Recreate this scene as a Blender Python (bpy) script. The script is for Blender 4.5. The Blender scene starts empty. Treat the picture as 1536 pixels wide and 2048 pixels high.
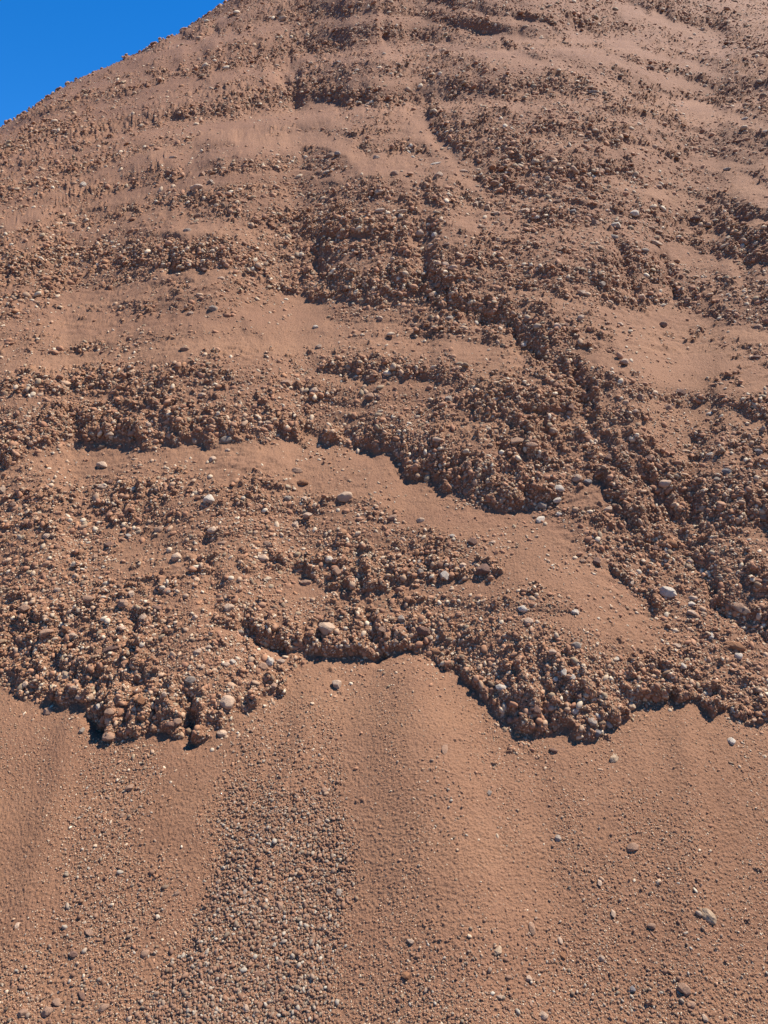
import bpy, math, random
import numpy as np

# ------------------------------------------------------------------ camera, sky, sun
scn = bpy.context.scene
COL = scn.collection
PITCH = math.radians(-5.0)
CAM_Z = 1.6
FPX = 1479.0                      # focal length in pixels of the 1536x2048 photograph
cam_d = bpy.data.cameras.new("camera")
cam = bpy.data.objects.new("camera", cam_d)
COL.objects.link(cam)
cam.location = (0, 0, CAM_Z)
cam.rotation_euler = (math.radians(90) + PITCH, 0, 0)
cam_d.sensor_fit = 'VERTICAL'
cam_d.sensor_height = 36.0
cam_d.lens = 36.0 * FPX / 2048.0
cam_d.clip_start = 0.05
cam_d.clip_end = 3000
scn.camera = cam

SUN_DIR = np.array([0.46, 0.16, 0.87])
SUN_DIR /= np.linalg.norm(SUN_DIR)
SUN_EL = math.asin(SUN_DIR[2])
SUN_AZ = math.atan2(SUN_DIR[0], SUN_DIR[1])
w = bpy.data.worlds.new("World")
scn.world = w
w.use_nodes = True
nt = w.node_tree
nt.nodes.clear()
sky = nt.nodes.new("ShaderNodeTexSky")
sky.sky_type = 'NISHITA'
sky.sun_disc = False
sky.sun_elevation = SUN_EL
sky.sun_rotation = SUN_AZ
sky.altitude = 2600
sky.air_density = 1.0
sky.dust_density = 0.0
sky.ozone_density = 4.0
bg = nt.nodes.new("ShaderNodeBackground")
bg.inputs[1].default_value = 0.091
wo = nt.nodes.new("ShaderNodeOutputWorld")
hs = nt.nodes.new("ShaderNodeHueSaturation")
hs.inputs['Saturation'].default_value = 1.34
hs.inputs['Hue'].default_value = 0.504
nt.links.new(sky.outputs[0], hs.inputs['Color'])
nt.links.new(hs.outputs[0], bg.inputs[0])
nt.links.new(bg.outputs[0], wo.inputs[0])

sd = bpy.data.lights.new("sun", 'SUN')
sd.energy = 4.1
sd.angle = math.radians(0.53)
sd.color = (1.0, 0.95, 0.85)
sun = bpy.data.objects.new("sun", sd)
COL.objects.link(sun)
sun.rotation_euler = (math.pi / 2 - SUN_EL, 0, math.pi - SUN_AZ)
scn.view_settings.view_transform = 'Standard'
scn.view_settings.look = 'None'
scn.view_settings.exposure = 1.28
scn.view_settings.gamma = 1.0

rng = np.random.default_rng(11)
random.seed(4)

# ------------------------------------------------------------------ numeric helpers
def hash2(ix, iy, seed):
    h = (ix.astype(np.int64) * 374761393 + iy.astype(np.int64) * 668265263 + seed * 1442695041) & 0xFFFFFFFF
    h = ((h ^ (h >> 13)) * 1274126177) & 0xFFFFFFFF
    h = ((h ^ (h >> 16)) * 2246822519) & 0xFFFFFFFF
    h = h ^ (h >> 15)
    return (h & 0xFFFFFF).astype(np.float32) / float(0x1000000)

def vnoise(x, y, seed=0):
    ix = np.floor(x); iy = np.floor(y)
    fx = (x - ix).astype(np.float32); fy = (y - iy).astype(np.float32)
    ix = ix.astype(np.int64); iy = iy.astype(np.int64)
    fx = fx * fx * fx * (fx * (fx * 6 - 15) + 10); fy = fy * fy * fy * (fy * (fy * 6 - 15) + 10)
    a = hash2(ix, iy, seed); b = hash2(ix + 1, iy, seed)
    c = hash2(ix, iy + 1, seed); d = hash2(ix + 1, iy + 1, seed)
    return (a + (b - a) * fx) * (1 - fy) + (c + (d - c) * fx) * fy     # 0..1

def fbm(x, y, seed=0, octv=4, gain=0.5):
    s = 0; a = 1; t = 0
    for k in range(octv):
        s = s + a * vnoise(x * 2 ** k + 17.3 * k, y * 2 ** k - 9.1 * k, seed + k * 7)
        t += a; a *= gain
    return s / t

def domes(x, y, seed, keep=0.75):
    """pebble-like domes: height 0..1 and the id of the winning pebble"""
    ix = np.floor(x).astype(np.int64); iy = np.floor(y).astype(np.int64)
    best = np.zeros(x.shape, np.float32); ident = np.zeros(x.shape, np.float32)
    for dx in (-1, 0, 1):
        for dy in (-1, 0, 1):
            cx = ix + dx; cy = iy + dy
            px = cx + 0.15 + 0.7 * hash2(cx, cy, seed); py = cy + 0.15 + 0.7 * hash2(cx, cy, seed + 1)
            r = 0.30 + 0.42 * hash2(cx, cy, seed + 2)
            k = hash2(cx, cy, seed + 3)
            th = 3.14 * hash2(cx, cy, seed + 5)
            el = 0.6 + 0.5 * hash2(cx, cy, seed + 6)
            ddx = x - px; ddy = y - py
            c, s = np.cos(th), np.sin(th)
            qx = (ddx * c + ddy * s); qy = (-ddx * s + ddy * c) / el
            q = (qx * qx + qy * qy) / (r * r)
            hgt = np.sqrt(np.clip(1 - q, 0, 1)) * (k < keep) * (0.45 + 0.8 * r)
            m = hgt > best
            best = np.where(m, hgt, best); ident = np.where(m, k / keep, ident)
    return best, ident

def blur(a, s, axis):
    n = int(3 * s) + 1
    k = np.exp(-0.5 * (np.arange(-n, n + 1) / s) ** 2); k /= k.sum()
    a = np.moveaxis(a, axis, -1)
    p = np.pad(a, [(0, 0)] * (a.ndim - 1) + [(n, n)], mode='edge')
    L = 1 << int(math.ceil(math.log2(p.shape[-1] + len(k))))
    f = np.fft.irfft(np.fft.rfft(p, L) * np.fft.rfft(k, L), L)[..., 2 * n:2 * n + a.shape[-1]]
    return np.moveaxis(f, -1, axis)

def bilin(A, r, c):
    r = np.clip(r, 0, A.shape[0] - 1.001); c = np.clip(c, 0, A.shape[1] - 1.001)
    i = r.astype(np.int64); j = c.astype(np.int64); fr = r - i; fc = c - j
    return (A[i, j] * (1 - fr) + A[i + 1, j] * fr) * (1 - fc) + (A[i, j + 1] * (1 - fr) + A[i + 1, j + 1] * fr) * fc

def sstep(a, b, x):
    t = np.clip((x - a) / (b - a), 0, 1)
    return t * t * (3 - 2 * t)

def proj(P):
    x, y, z = P[..., 0], P[..., 1], P[..., 2] - CAM_Z
    dep = y * math.cos(PITCH) + z * math.sin(PITCH)
    up = -y * math.sin(PITCH) + z * math.cos(PITCH)
    dep = np.maximum(dep, 0.05)
    return 768 + FPX * x / dep, 1024 - FPX * up / dep, dep

# ------------------------------------------------------------------ the hill's broad form: a rounded cone on an apron
AX, AY, AD, AH = 1.99, 19.9, 20.0, 16.36
_th = np.linspace(-180, 180, 361)
_ts = np.interp(_th, [-180, -90, -33, 0, 22, 46, 90, 180], [.85, .86, .877, .90, .88, .85, .85, .85])
_ts = np.convolve(np.pad(_ts, 12, mode='wrap'), np.ones(25) / 25, 'valid')

def base_z(x, y):
    dx = x - AX; dy = y - AY
    rr = np.hypot(dx, dy)
    th = np.degrees(np.arctan2(dx, -dy)) + 5.7
    ts = np.interp(th, _th, _ts)
    zc = AH - np.sqrt(rr * rr + 1.0) * ts
    zc = zc + sstep(3.0, 6.0, zc) * (.34 * (vnoise(zc / 1.5 + .35, th * .025, 15) - .5) + .12 * (vnoise(zc / .45, th * .03, 16) - .5) + .10 * np.exp(-((zc - 7.5) / 1.0) ** 2) * (1 - sstep(-30, -15, th)) - .12)
    zt = (AD - rr - 1.4) * 0.6
    k = 0.25
    hmx = np.clip(0.5 + 0.5 * (zc - zt) / k, 0, 1)
    z = zt * (1 - hmx) + zc * hmx + k * hmx * (1 - hmx)
    g = 0.08
    h2 = np.clip(0.5 + 0.5 * z / g, 0, 1)
    return z * h2 + g * h2 * (1 - h2)

# ------------------------------------------------------------------ where the rock ledges, the drifts of sand and the gravel lie
# traced as bearings from the viewpoint (photograph pixels); everything is turned into distances on the hill below
U0, V0, CELL = -240, -240, 2.0
NU, NV = int((1536 + 480) / CELL), int((2048 + 480) / CELL)
gu, gv = np.meshgrid(U0 + CELL * np.arange(NU), V0 + CELL * np.arange(NV))
wu = gu + 26 * (fbm(gu / 70, gv / 70, 3, 3) - .5) + 24 * (vnoise(gu / 17, gv / 17, 5) - .5)
wv = gv + 30 * (fbm(gu / 60, gv / 60, 8, 3) - .5) + 26 * (vnoise(gu / 16, gv / 16, 9) - .5)

def inpoly(pts, X=None, Y=None):
    X = wu if X is None else X; Y = wv if Y is None else Y
    ins = np.zeros(X.shape, bool)
    n = len(pts)
    for i in range(n):
        x1, y1 = pts[i]; x2, y2 = pts[(i + 1) % n]
        if y1 == y2: continue
        ins ^= ((Y >= min(y1, y2)) & (Y < max(y1, y2)) & (X < (x2 - x1) * (Y - y1) / (y2 - y1) + x1))
    return ins

LEDGES = [
 (0.9, [(-240,1370,300),(0,1382,330),(60,1397,330),(130,1410,300),(168,1402,120),(198,1466,140),(230,1488,170),(280,1490,170),(335,1470,150),(375,1478,170),(405,1492,170),(440,1468,140),(480,1432,90),(560,1388,60),(600,1346,50),(622,1310,70),(660,1312,90),(760,1316,100),(790,1300,60),(832,1300,80),(880,1326,90),(930,1348,130),(965,1388,170),(1000,1430,200),(1035,1462,230),(1090,1475,230),(1150,1468,210),(1195,1475,190),(1240,1440,150),(1275,1400,110),(1300,1400,60),(1345,1406,60),(1378,1395,60),(1420,1420,90),(1480,1436,90),(1780,1450,90)]),
 (1.5, [(-240,950,110),(0,930,130),(60,905,130),(130,882,115),(250,880,105),(330,884,105),(400,892,110),(470,872,90),(560,870,80),(620,862,60),(650,882,75),(690,898,85),(740,893,80),(785,896,70),(812,935,90),(870,962,100),(925,990,110),(975,1018,120),(1015,1026,100),(1080,1008,70),(1140,972,30)]),
 (1.8, [(-240,560,80),(0,548,85),(60,545,80),(200,530,60),(330,535,60),(400,545,75),(480,562,90),(600,590,105),(700,602,105),(850,598,120),(900,604,120),(960,622,100),(1020,672,80),(1070,708,70),(1120,735,50),(1160,800,50),(1200,860,50),(1240,930,60),(1290,1000,60)]),
 (.9, [(420,428,25),(520,445,50),(600,468,60),(700,474,60),(800,478,60),(860,460,25)]),
 (1.6, [(-240,400,70),(0,338,70),(100,314,70),(200,289,60),(330,244,55),(440,228,65),(560,214,70),(650,206,60),(760,226,60),(850,218,50),(875,262,60),(930,312,60),(1000,342,50),(1100,348,50),(1230,356,50),(1310,352,25)]),
 (0.55, [(40,250,12),(150,215,25),(260,195,30),(330,165,35),(420,150,40),(520,128,45),(620,100,35),(720,92,35),(860,80,30),(900,70,15)]),
 (0.5, [(340,90,20),(420,68,30),(512,55,30),(620,45,25),(700,30,20)]),
 (1.2, [(860,170,20),(940,235,35),(1000,242,50),(1040,256,45),(1110,272,50),(1180,290,50),(1240,300,50),(1285,268,25)]),
 (0.9, [(1000,545,30),(1060,562,45),(1130,572,40),(1200,592,40),(1270,560,20)]),
 (0.9, [(1230,490,20),(1290,545,50),(1360,612,40),(1430,600,20)]),
 (1.3, [(1375,1015,60),(1400,1025,90),(1440,1038,110),(1500,1045,110),(1780,1070,90)]),
 (1.5, [(1150,880,40),(1200,955,60),(1260,1035,70),(1320,1105,60),(1400,1150,80),(1440,1226,90),(1490,1258,90),(1536,1275,90),(1780,1330,90)]),
 (0.6, [(520,1100,30),(600,1155,60),(680,1182,90),(780,1172,90),(860,1152,60),(990,1155,50),(1010,1150,10)]),
 (0.7, [(400,1232,50),(500,1262,70),(560,1287,60),(620,1292,50),(740,1312,50)]),
 (1.4, [(1205,795,25),(1250,868,50),(1300,935,60),(1350,1010,60),(1390,1095,35)]),
 (1.4, [(1385,1098,35),(1440,1130,60),(1500,1172,70),(1780,1260,70)]),
 (0.8, [(870,150,20),(960,176,30),(1060,192,35),(1160,216,30),(1270,228,20)]),
 (0.8, [(1290,135,20),(1380,160,25),(1460,210,30),(1536,235,30),(1780,300,30)]),
 (0.8, [(1150,440,20),(1260,455,30),(1400,500,30),(1536,560,35),(1780,640,30)]),
 (0.7, [(700,760,30),(800,745,40),(900,770,50),(1010,800,60),(1090,850,40),(1130,900,30)]),
 (0.7, [(880,700,20),(1000,830,40),(1060,900,60),(1110,960,50)]),
 (1.2, [(1270,8,10),(1330,30,35),(1380,44,35),(1440,60,40),(1470,75,15)]),
 (0.9, [(1410,165,15),(1460,180,35),(1530,190,25),(1780,260,25)]),
 (0.7, [(-240,430,40),(0,405,50),(120,395,40),(240,385,30),(330,368,40),(380,345,15)]),
 (0.8, [(1410,850,20),(1460,845,45),(1536,850,45),(1780,900,40)]),
 (0.9, [(1190,1110,20),(1240,1150,40),(1310,1215,50),(1345,1240,30)]),
]
SAND = [  # smooth drifts
 [(95,890),(330,892),(470,880),(620,868),(690,905),(790,902),(812,940),(870,966),(975,1022),(1080,1014),(1130,1050),(1190,1100),(1260,1150),(1310,1230),(1332,1290),(1280,1300),(1210,1240),(1150,1190),(1040,1165),(905,1165),(880,1125),(1000,1110),(930,1070),(840,1060),(740,990),(640,965),(560,925),(420,935),(300,905),(130,905)],
 [(1180,935),(1225,975),(1232,1012),(1110,1024),(1165,958)],
 [(250,610),(400,596),(640,592),(860,602),(960,625),(1040,700),(1100,770),(1110,800),(1000,745),(700,670),(400,665),(200,690)],
 [(0,335),(170,288),(330,243),(345,256),(200,306),(60,345),(0,365)],
 [(470,228),(560,214),(650,207),(760,228),(850,218),(868,262),(930,318),(940,350),(880,325),(840,270),(740,262),(650,256),(540,268),(430,280),(390,262)],
 [(1170,650),(1260,655),(1400,690),(1536,730),(1560,800),(1400,760),(1240,720)],
 [(1260,570),(1310,600),(1440,640),(1780,720),(1780,800),(1536,700),(1390,650)],
 [(1380,315),(1430,300),(1780,330),(1780,370),(1536,345),(1385,352)],
 [(1195,358),(1300,385),(1400,430),(1320,420),(1210,380)],
 [(870,505),(900,440),(935,418),(975,435),(950,480),(910,512)],
 [(60,246),(150,212),(260,194),(330,166),(420,150),(520,130),(640,98),(780,86),(870,84),(900,92),(880,104),(780,112),(650,118),(540,146),(400,174),(270,215),(110,236)],
 [(300,104),(420,68),(520,56),(620,48),(625,58),(512,76),(400,92),(300,118)],
 [(1240,0),(1310,12),(1400,45),(1480,110),(1430,110),(1330,60),(1240,30)],
 [(180,180),(330,130),(500,118),(330,145),(190,196)],
 [(0,440),(120,415),(250,400),(200,430),(0,460)],
 [(300,500),(420,430),(500,440),(420,470)],
 [(330,300),(470,262),(560,290),(380,330),(290,345)],
 [(560,1290),(620,1300),(600,1340),(540,1300)],
 [(420,1240),(470,1290),(560,1330),(500,1325),(420,1270)],
 [(860,1165),(980,1160),(1060,1200),(980,1200),(880,1190)],
 [(700,1200),(860,1165),(900,1190),(760,1210)],
]
MIXED = [
 [(0,560),(250,560),(640,600),(1110,790),(1100,850),(900,700),(600,700),(300,740),(0,740)],
 [(0,600),(200,590),(200,700),(0,720)],
 [(0,900),(120,885),(600,920),(720,980),(860,1060),(760,1075),(600,990),(300,960),(0,960)],
 [(380,250),(860,230),(960,350),(1000,420),(780,380),(500,370),(350,400),(100,470),(0,470),(0,420),(200,350)],
 [(980,50),(1230,60),(1400,110),(1500,200),(1400,220),(1250,130),(1100,120),(950,110)],
 [(1150,350),(1400,400),(1536,470),(1780,560),(1780,480),(1500,350),(1380,310)],
 [(1160,620),(1536,650),(1780,750),(1780,900),(1500,860),(1300,780),(1150,700)],
 [(1300,480),(1536,520),(1536,560),(1330,520)],
 [(620,1030),(720,1040),(830,1100),(750,1090)],
 [(380,1190),(520,1230),(640,1240),(560,1260),(460,1260)],
 [(620,1155),(800,1200),(700,1220),(520,1190)],
 [(160,1130),(330,1060),(420,1110),(300,1160)],
 [(1020,1190),(1300,1240),(1320,1320),(1230,1320),(1080,1230)],
 [(140,1395),(170,1400),(230,1490),(130,1520),(40,1480),(60,1400)],
]
GRAVEL = [(470,1560),(600,1560),(690,1620),(700,1700),(680,1800),(665,1900),(655,2000),(640,2290),(220,2290),(290,1990),(380,1880),(410,1780),(430,1680)]
GRAVEL2 = [(150,1640),(270,1600),(330,1700),(330,1850),(310,2000),(260,2290),(-240,2290),(-60,2000),(100,1850)]
GRAVEL3 = [(800,1900),(900,1820),(1000,1860),(1100,1800),(1300,1900),(1560,1930),(1780,2000),(1780,2290),(700,2290),(740,2060)]
GRAVEL4 = [(1080,1600),(1200,1580),(1450,1700),(1560,1850),(1560,1990),(1200,1960),(1080,1800)]
GRAVEL5 = [(830,1470),(900,1500),(960,1600),(930,1720),(850,1700),(820,1600)]

# R: how bare the conglomerate is (0 sand .. 1 bare), M: steepness (tangent of the slope)
R = np.full(gu.shape, 0.58, np.float32) + .14 * (1 - sstep(330, 600, gv)) + .10 * sstep(1050, 1150, gv) + 0.46 * (fbm(gu / 85, gv / 42, 21, 6, .68) - .5) * 2
M = np.full(gu.shape, 0.86, np.float32)
FACE = np.zeros(gu.shape, np.float32)
for p in MIXED:
    m = inpoly(p); R[m] = 0.36 + 0.8 * (fbm(gu[m] / 45, gv[m] / 30, 31, 4, .6) - .5); M[m] = 0.74
DRIFT = np.zeros(gu.shape, np.float32)
for kk, p in enumerate(SAND):
    m = inpoly(p); DRIFT[m] = 1; R[m] = (0.10 if kk < 2 else .21) + 2.0 * np.clip(fbm(gu[m] / 45, gv[m] / 24, 41, 5, .68) - .53, 0, 1); M[m] = 0.66
arch = np.interp(gu, [-240, 0, 330, 560, 850, 1100, 1536, 1780], [200, 125, 35, 5, 12, 60, 180, 260])
bed = gv - arch * np.interp(gv, [-240, 250, 500, 900, 1250], [1.1, 1.0, .75, .45, .2]) + 14 * (fbm(gu / 120, gv / 120, 81, 3) - .5)
thin = sstep(.49, .60, vnoise(gu / 420, bed / 16, 83) * .6 + vnoise(gu / 150, bed / 10, 84) * .4) * sstep(.35, .6, fbm(gu / 140, gv / 60, 85, 3) + .06)
up = 1 - sstep(480, 760, gv)
R = R + ((.26 + .10 * up) * thin - .08 - .07 * up) * (R > .2)
R = blur(blur(R, 4, 0), 7, 1)
M = blur(blur(M, 4, 0), 4, 1)
for st, pl in LEDGES:
    a = np.array(pl, float)
    vf = np.interp(wu, a[:, 0], a[:, 1]); hh = np.interp(wu, a[:, 0], a[:, 2])
    on = sstep(a[0, 0] - 10, a[0, 0] + 25, wu) * (1 - sstep(a[-1, 0] - 25, a[-1, 0] + 10, wu))
    flute = 0.65 + 0.6 * fbm(wu / 42, wv / 260, 51, 3)
    t = (vf - wv) / (hh * flute)
    inb = np.clip(sstep(-0.02, 0.06, t) * (1 - sstep(0.45, 1.25, t)) * on, 0, 1)
    brk = .55 + .9 * sstep(.3, .7, fbm(wu / 150 + 9 * st, wv / 110, 53, 3))
    brk = np.maximum(brk, np.interp(gv, [0, 560, 700], [1.15, 1.15, .3]))
    FACE = np.maximum(FACE, inb * st * brk)
    R = np.maximum(R, inb * (.72 + .25 * brk))
    pass
DRIFT = blur(blur(DRIFT, 4, 0), 4, 1)
# long thin beds that step up the hill
wu2 = gu + .6 * (wu - gu); wv2 = gv + .5 * (wv - gv)
ar2 = np.interp(wu2, [-240, 0, 330, 560, 850, 1100, 1536, 1780], [200, 125, 35, 5, 12, 60, 180, 260])
for kb, (v0, hb) in enumerate(((-20, 14), (22, 14), (56, 16), (118, 18), (150, 20), (182, 22), (262, 18), (300, 20), (338, 22), (388, 26), (505, 26), (545, 24), (665, 20), (742, 26), (800, 28))):
    wb = np.interp(v0, [-240, 250, 500, 900], [1.1, 1.0, .62, .3])
    hloc = hb * (.6 + .9 * vnoise(wu2 / 130, wu2 * 0 + kb * 3.7, 87))
    tb = (v0 + ar2 * wb + 26 * (fbm(wu2 / 190, wu2 * 0 + kb * 2.1, 88, 3) - .5) - wv2) / hloc
    gate_b = sstep(.32, .5, fbm(wu2 / 200, wu2 * 0 + kb * 5.3, 89, 3)) * (1 - .92 * DRIFT)
    band = sstep(-.05, .12, tb) * (1 - sstep(.55, 1.3, tb)) * gate_b
    shelf = np.exp(-((tb + .75) / .55) ** 2) * gate_b
    R = R * (1 - .45 * shelf) ; R = np.maximum(R, band * .80)
    FACE = np.maximum(FACE * (1 - .5 * shelf), band * 1.0)
# runnels and gullies cut through the beds
GUL = np.zeros(gu.shape, np.float32)
def gully(pts, wpx, dep_):
    global GUL
    d2 = np.full(gu.shape, 1e9); wpx = wpx * (.9 + 1.3 * vnoise(gu / 45, gv / 45, 93)); dep_ = dep_ * .62
    for (x1, y1), (x2, y2) in zip(pts[:-1], pts[1:]):
        L2 = (x2 - x1) ** 2 + (y2 - y1) ** 2
        t_ = np.clip(((wu2 - x1) * (x2 - x1) + (wv2 - y1) * (y2 - y1)) / L2, 0, 1)
        d2 = np.minimum(d2, (wu2 - x1 - t_ * (x2 - x1)) ** 2 + (wv2 - y1 - t_ * (y2 - y1)) ** 2)
    GUL = np.maximum(GUL, dep_ * np.exp(-d2 / wpx ** 2))
gully([(845,470),(850,560),(905,598),(1000,640),(1060,700),(1130,735)], 12, 1.1)
gully([(1228,470),(1262,540),(1282,590)], 9, .9)
gully([(1150,740),(1180,850),(1215,925),(1300,965),(1345,1030),(1400,1125),(1440,1215),(1536,1268),(1700,1330)], 12, 1.0)
gully([(1395,890),(1385,990),(1402,1070)], 12, 1.3)
gully([(1000,880),(1022,950),(1050,985)], 12, .9)
gully([(690,850),(720,885),(735,900)], 12, .8)
gully([(405,1070),(420,1190),(500,1262),(560,1290)], 12, 1.0)
gully([(735,1225),(760,1312)], 10, 1.0)
gully([(372,1395),(386,1486)], 9, 1.1)
gully([(196,1360),(204,1462)], 10, 1.1)
gully([(270,1240),(262,1330),(275,1370)], 10, .9)
gully([(120,1230),(110,1300),(150,1360)], 9, .7)
gully([(570,150),(585,200)], 12, 1.2)
gully([(1470,420),(1500,500),(1490,560)], 12, 1.0)
gully([(1330,520),(1345,600)], 9, .8)
gully([(340,480),(345,535)], 10, .9)
gully([(620,500),(660,580)], 10, .7)
GUL = GUL * (.35 + 1.2 * vnoise(gu / 38, gv / 38, 92))
FACE = np.minimum(FACE, np.interp(gv, [0, 200, 420], [1.0, 1.9, 2.4])) * (1 - np.exp(-((gu - 955) / 90) ** 2 - ((gv - 45) / 40) ** 2))
R = np.maximum(R, np.clip(GUL, 0, 1) * .85)
low = np.interp(wu, [q[0] for q in LEDGES[0][1]], [q[1] for q in LEDGES[0][1]])
bottom = sstep(-2, 4, wv - low)
R = R * (1 - bottom)
FACE = np.maximum(FACE, (.5 + .5 * up) * thin * (R > .3)) * (1 - bottom)
M = M * (1 - bottom) + 0.62 * bottom
patch = 0.55 + 0.9 * fbm(gu / 55, gv / 70, 61, 3)
M = M + FACE * 1.35 * patch
M = blur(blur(M, 2.5, 0), 2.5, 1)
R = np.clip(blur(blur(R, 1.3, 0), 1.3, 1), 0, 1.1)
GRAVEL6 = [(540,1400),(640,1390),(700,1560),(690,1660),(420,1660),(450,1500)]
GRAVEL7 = [(170,1500),(290,1480),(330,1650),(200,1700),(130,1650)]
G = np.zeros(gu.shape, np.float32)
for p, k in ((GRAVEL, 1.0), (GRAVEL2, .30), (GRAVEL3, .26), (GRAVEL4, .14), (GRAVEL5, .2), (GRAVEL6, .45), (GRAVEL7, .35)):
    X = gu + 60 * (fbm(gu / 60, gv / 110, 71, 3) - .5); Y = gv + 60 * (fbm(gu / 60, gv / 90, 75, 3) - .5)
    m = inpoly(p, X, Y).astype(np.float32)
    G = np.maximum(G, blur(blur(m, 14, 0), 8, 1) * k)
G = np.clip(G * (.55 + .9 * fbm(gu / 28, gv / 60, 78, 4, .6)), 0, 1)
# soft crests and troughs where the sand has run down from the notches
FAN = np.zeros(gu.shape, np.float32)
for amp, wd0, wd1, (xa, ya), (xb, yb) in ((2.4, 60, 240, (822, 1300), (960, 2290)), (.5, 35, 110, (650, 1310), (330, 2290)), (-.5, 20, 60, (590, 1420), (180, 2290)),
                                  (-.5, 30, 90, (1060, 1480), (1180, 2290)), (.7, 20, 90, (1370, 1395), (1400, 2290)), (.5, 20, 80, (150, 1400), (-40, 2290))):
    tt = np.clip((gv - ya) / (yb - ya), -.05, 1.2)
    xc = xa + (xb - xa) * tt + 25 * (fbm(gv / 160, gv * 0 + amp * 5, 91, 2) - .5)
    wd = wd0 + (wd1 - wd0) * np.clip(tt, 0, 1)
    FAN += amp * np.exp(-((gu - xc) / wd) ** 2) * sstep(-.02, .08, tt)

def look(A, u, v):
    return bilin(A, (v - V0) / CELL, (u - U0) / CELL)

# ------------------------------------------------------------------ relief in distance: steep faces and gentle benches
NA, NTT = 760, 960
ca = np.linspace(-0.9, 0.9, NA); cT = np.linspace(-1.0, 0.82, NTT)
TA, TT = np.meshgrid(ca, cT)
azz = np.arctan(TA)
Pc = np.stack([np.sin(azz), np.cos(azz), TT + CAM_Z], -1)
cu, cv, _ = proj(Pc)
m_ = np.maximum(look(M, cu, cv), TT + 0.17)
f = 1 / np.clip(m_ - TT, .13, 9)
f0 = 1 / np.clip(0.86 - TT, .2, 9)
dT = cT[1] - cT[0]
dl = np.cumsum((f - f0) * dT, axis=0)
dl = dl - blur(blur(dl, 55, 0), 60, 1)
hf = dl - blur(dl, 14, 1)
dl = dl - .92 * blur(hf, 9, 0)
dl = .16 * np.tanh(dl / .16)

# ------------------------------------------------------------------ the hill mesh
tcore = np.linspace(-0.60, 0.60, 1060)
ta = np.concatenate([np.linspace(-1.15, -0.60, 46)[:-1], tcore, np.linspace(0.60, 1.15, 46)[1:]])
ds = np.linspace(0.7, 21.0, 6000)
Tb = (base_z(np.zeros_like(ds), ds) - CAM_Z) / ds
keep = ds < 13.5
Tr = np.linspace(-0.93, np.interp(13.0, ds, Tb), 1380)
rows = np.interp(Tr, Tb[keep], ds[keep])
rows = np.concatenate([np.linspace(0.75, rows[0], 14)[:-1], rows, np.linspace(rows[-1], 25.5, 150)[1:]])
AZ = np.arctan(ta)
D2, A2 = np.meshgrid(rows, AZ, indexing='ij')
X = D2 * np.sin(A2); Y = D2 * np.cos(A2)
Z = base_z(X, Y)
T0 = (Z - CAM_Z) / D2
nr, nc = X.shape
du = bilin(dl, (T0 - cT[0]) / dT, (np.tan(A2) - ca[0]) / (ca[1] - ca[0]))
fade = 1 - sstep(12.5, 15, D2)
du = du * fade
s = np.exp(du)
P = np.stack([X * s, Y * s, CAM_Z + (Z - CAM_Z) * s], -1)
u_, v_, dep = proj(P)
Rm = look(R, u_, v_) * 1.0
Fm = look(FACE, u_, v_)
Gm = look(G, u_, v_)
# along-slope coordinates for the relief
sx = X * s; sy = Y * s * 1.3
near = np.clip(dep / 3.5, .8, 3.2)
lod = np.clip((dep - 2.0) / 9, 0, 1)
h1, i1 = domes(sx / .10, sy / .10, 100, .30)
h2, i2 = domes(sx / .045, sy / .045, 200, .6)
h3, i3 = domes(sx / .024, sy / .024, 300, .75)
h4, i4 = domes(sx / .013, sy / .013, 400, .8)
fb = fbm(sx / .35, sy / .35, 500, 5, .55)
fl = np.abs(fbm(sx / .11 + 1.5 * fbm(sx / .4, sy / .4, 515, 2), sy / 1.1, 510, 3) - .5) * 2
kn = np.abs(fbm(sx / .11, sy / .06, 505, 4, .6) - .5) * 2
kn2 = fbm(sx / .03, sy / .03, 506, 3, .6)
H = .38 * h1 + .30 * h2 + .20 * h3 + .10 * h4 * (1 - lod) + 1.1 * (fb - .5) + .50 * (.3 - kn) + .5 * (kn2 - .5) + .08
H = H - .75 * (1 - .6 * lod) * np.clip(.35 - fl, 0, 1) * np.clip(Fm + .7 * sstep(.45, .8, Rm), 0, 1) * 2
rockh = H + 1.15 * Rm - 0.98
A = 0.044 * near ** 0.12
lift = np.maximum(rockh, 0) * A
lift = lift * (1 - sstep(13, 16, D2))
sandy = 1 - sstep(0.0, 0.10, rockh)
# sand: faint ripples, soft mounds, grain
mound = 0.05 * (fbm(X / 1.3, Y / 1.3, 600, 3) - .5) + 0.010 * (fbm(sx / .12, sy / .3, 610, 3) - .5)
g1, gi = domes(sx / .011, sy / .011, 700, .5)
g2, gi2 = domes(sx / .0062, sy / .0062, 710, .6)
grain = (0.0034 * g1 * (.35 + .9 * Gm) + 0.0030 * g2) * (1 - sstep(3.0, 7.0, dep)) + 0.006 * h4 * (vnoise(sx / .2, sy / .2, 720) > .55) * (.2 + .5 * sstep(2.5, 6, dep))
gate = sstep(.28, .62, fbm(sx / .5, sy / .5, 731, 3))
lift = lift + (.010 * (kn2 - .5) - .016 * kn + .004) * (.15 + gate) * (1 - .75 * lod) * (1 - look(np.clip(blur(bottom, 2, 0), 0, 1), u_, v_)) * (1 - sstep(13, 16, D2))
lift = lift - .055 * look(GUL, u_, v_) * np.clip(dep / 4, .8, 2.2)
lift = lift + .022 * look(FAN, u_, v_) + mound * (1 - np.clip(Fm, 0, 1)) + grain * np.where(rockh > 0, .6, 1)
th = np.arctan2(P[..., 0] - AX, -(P[..., 1] - AY))
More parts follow.
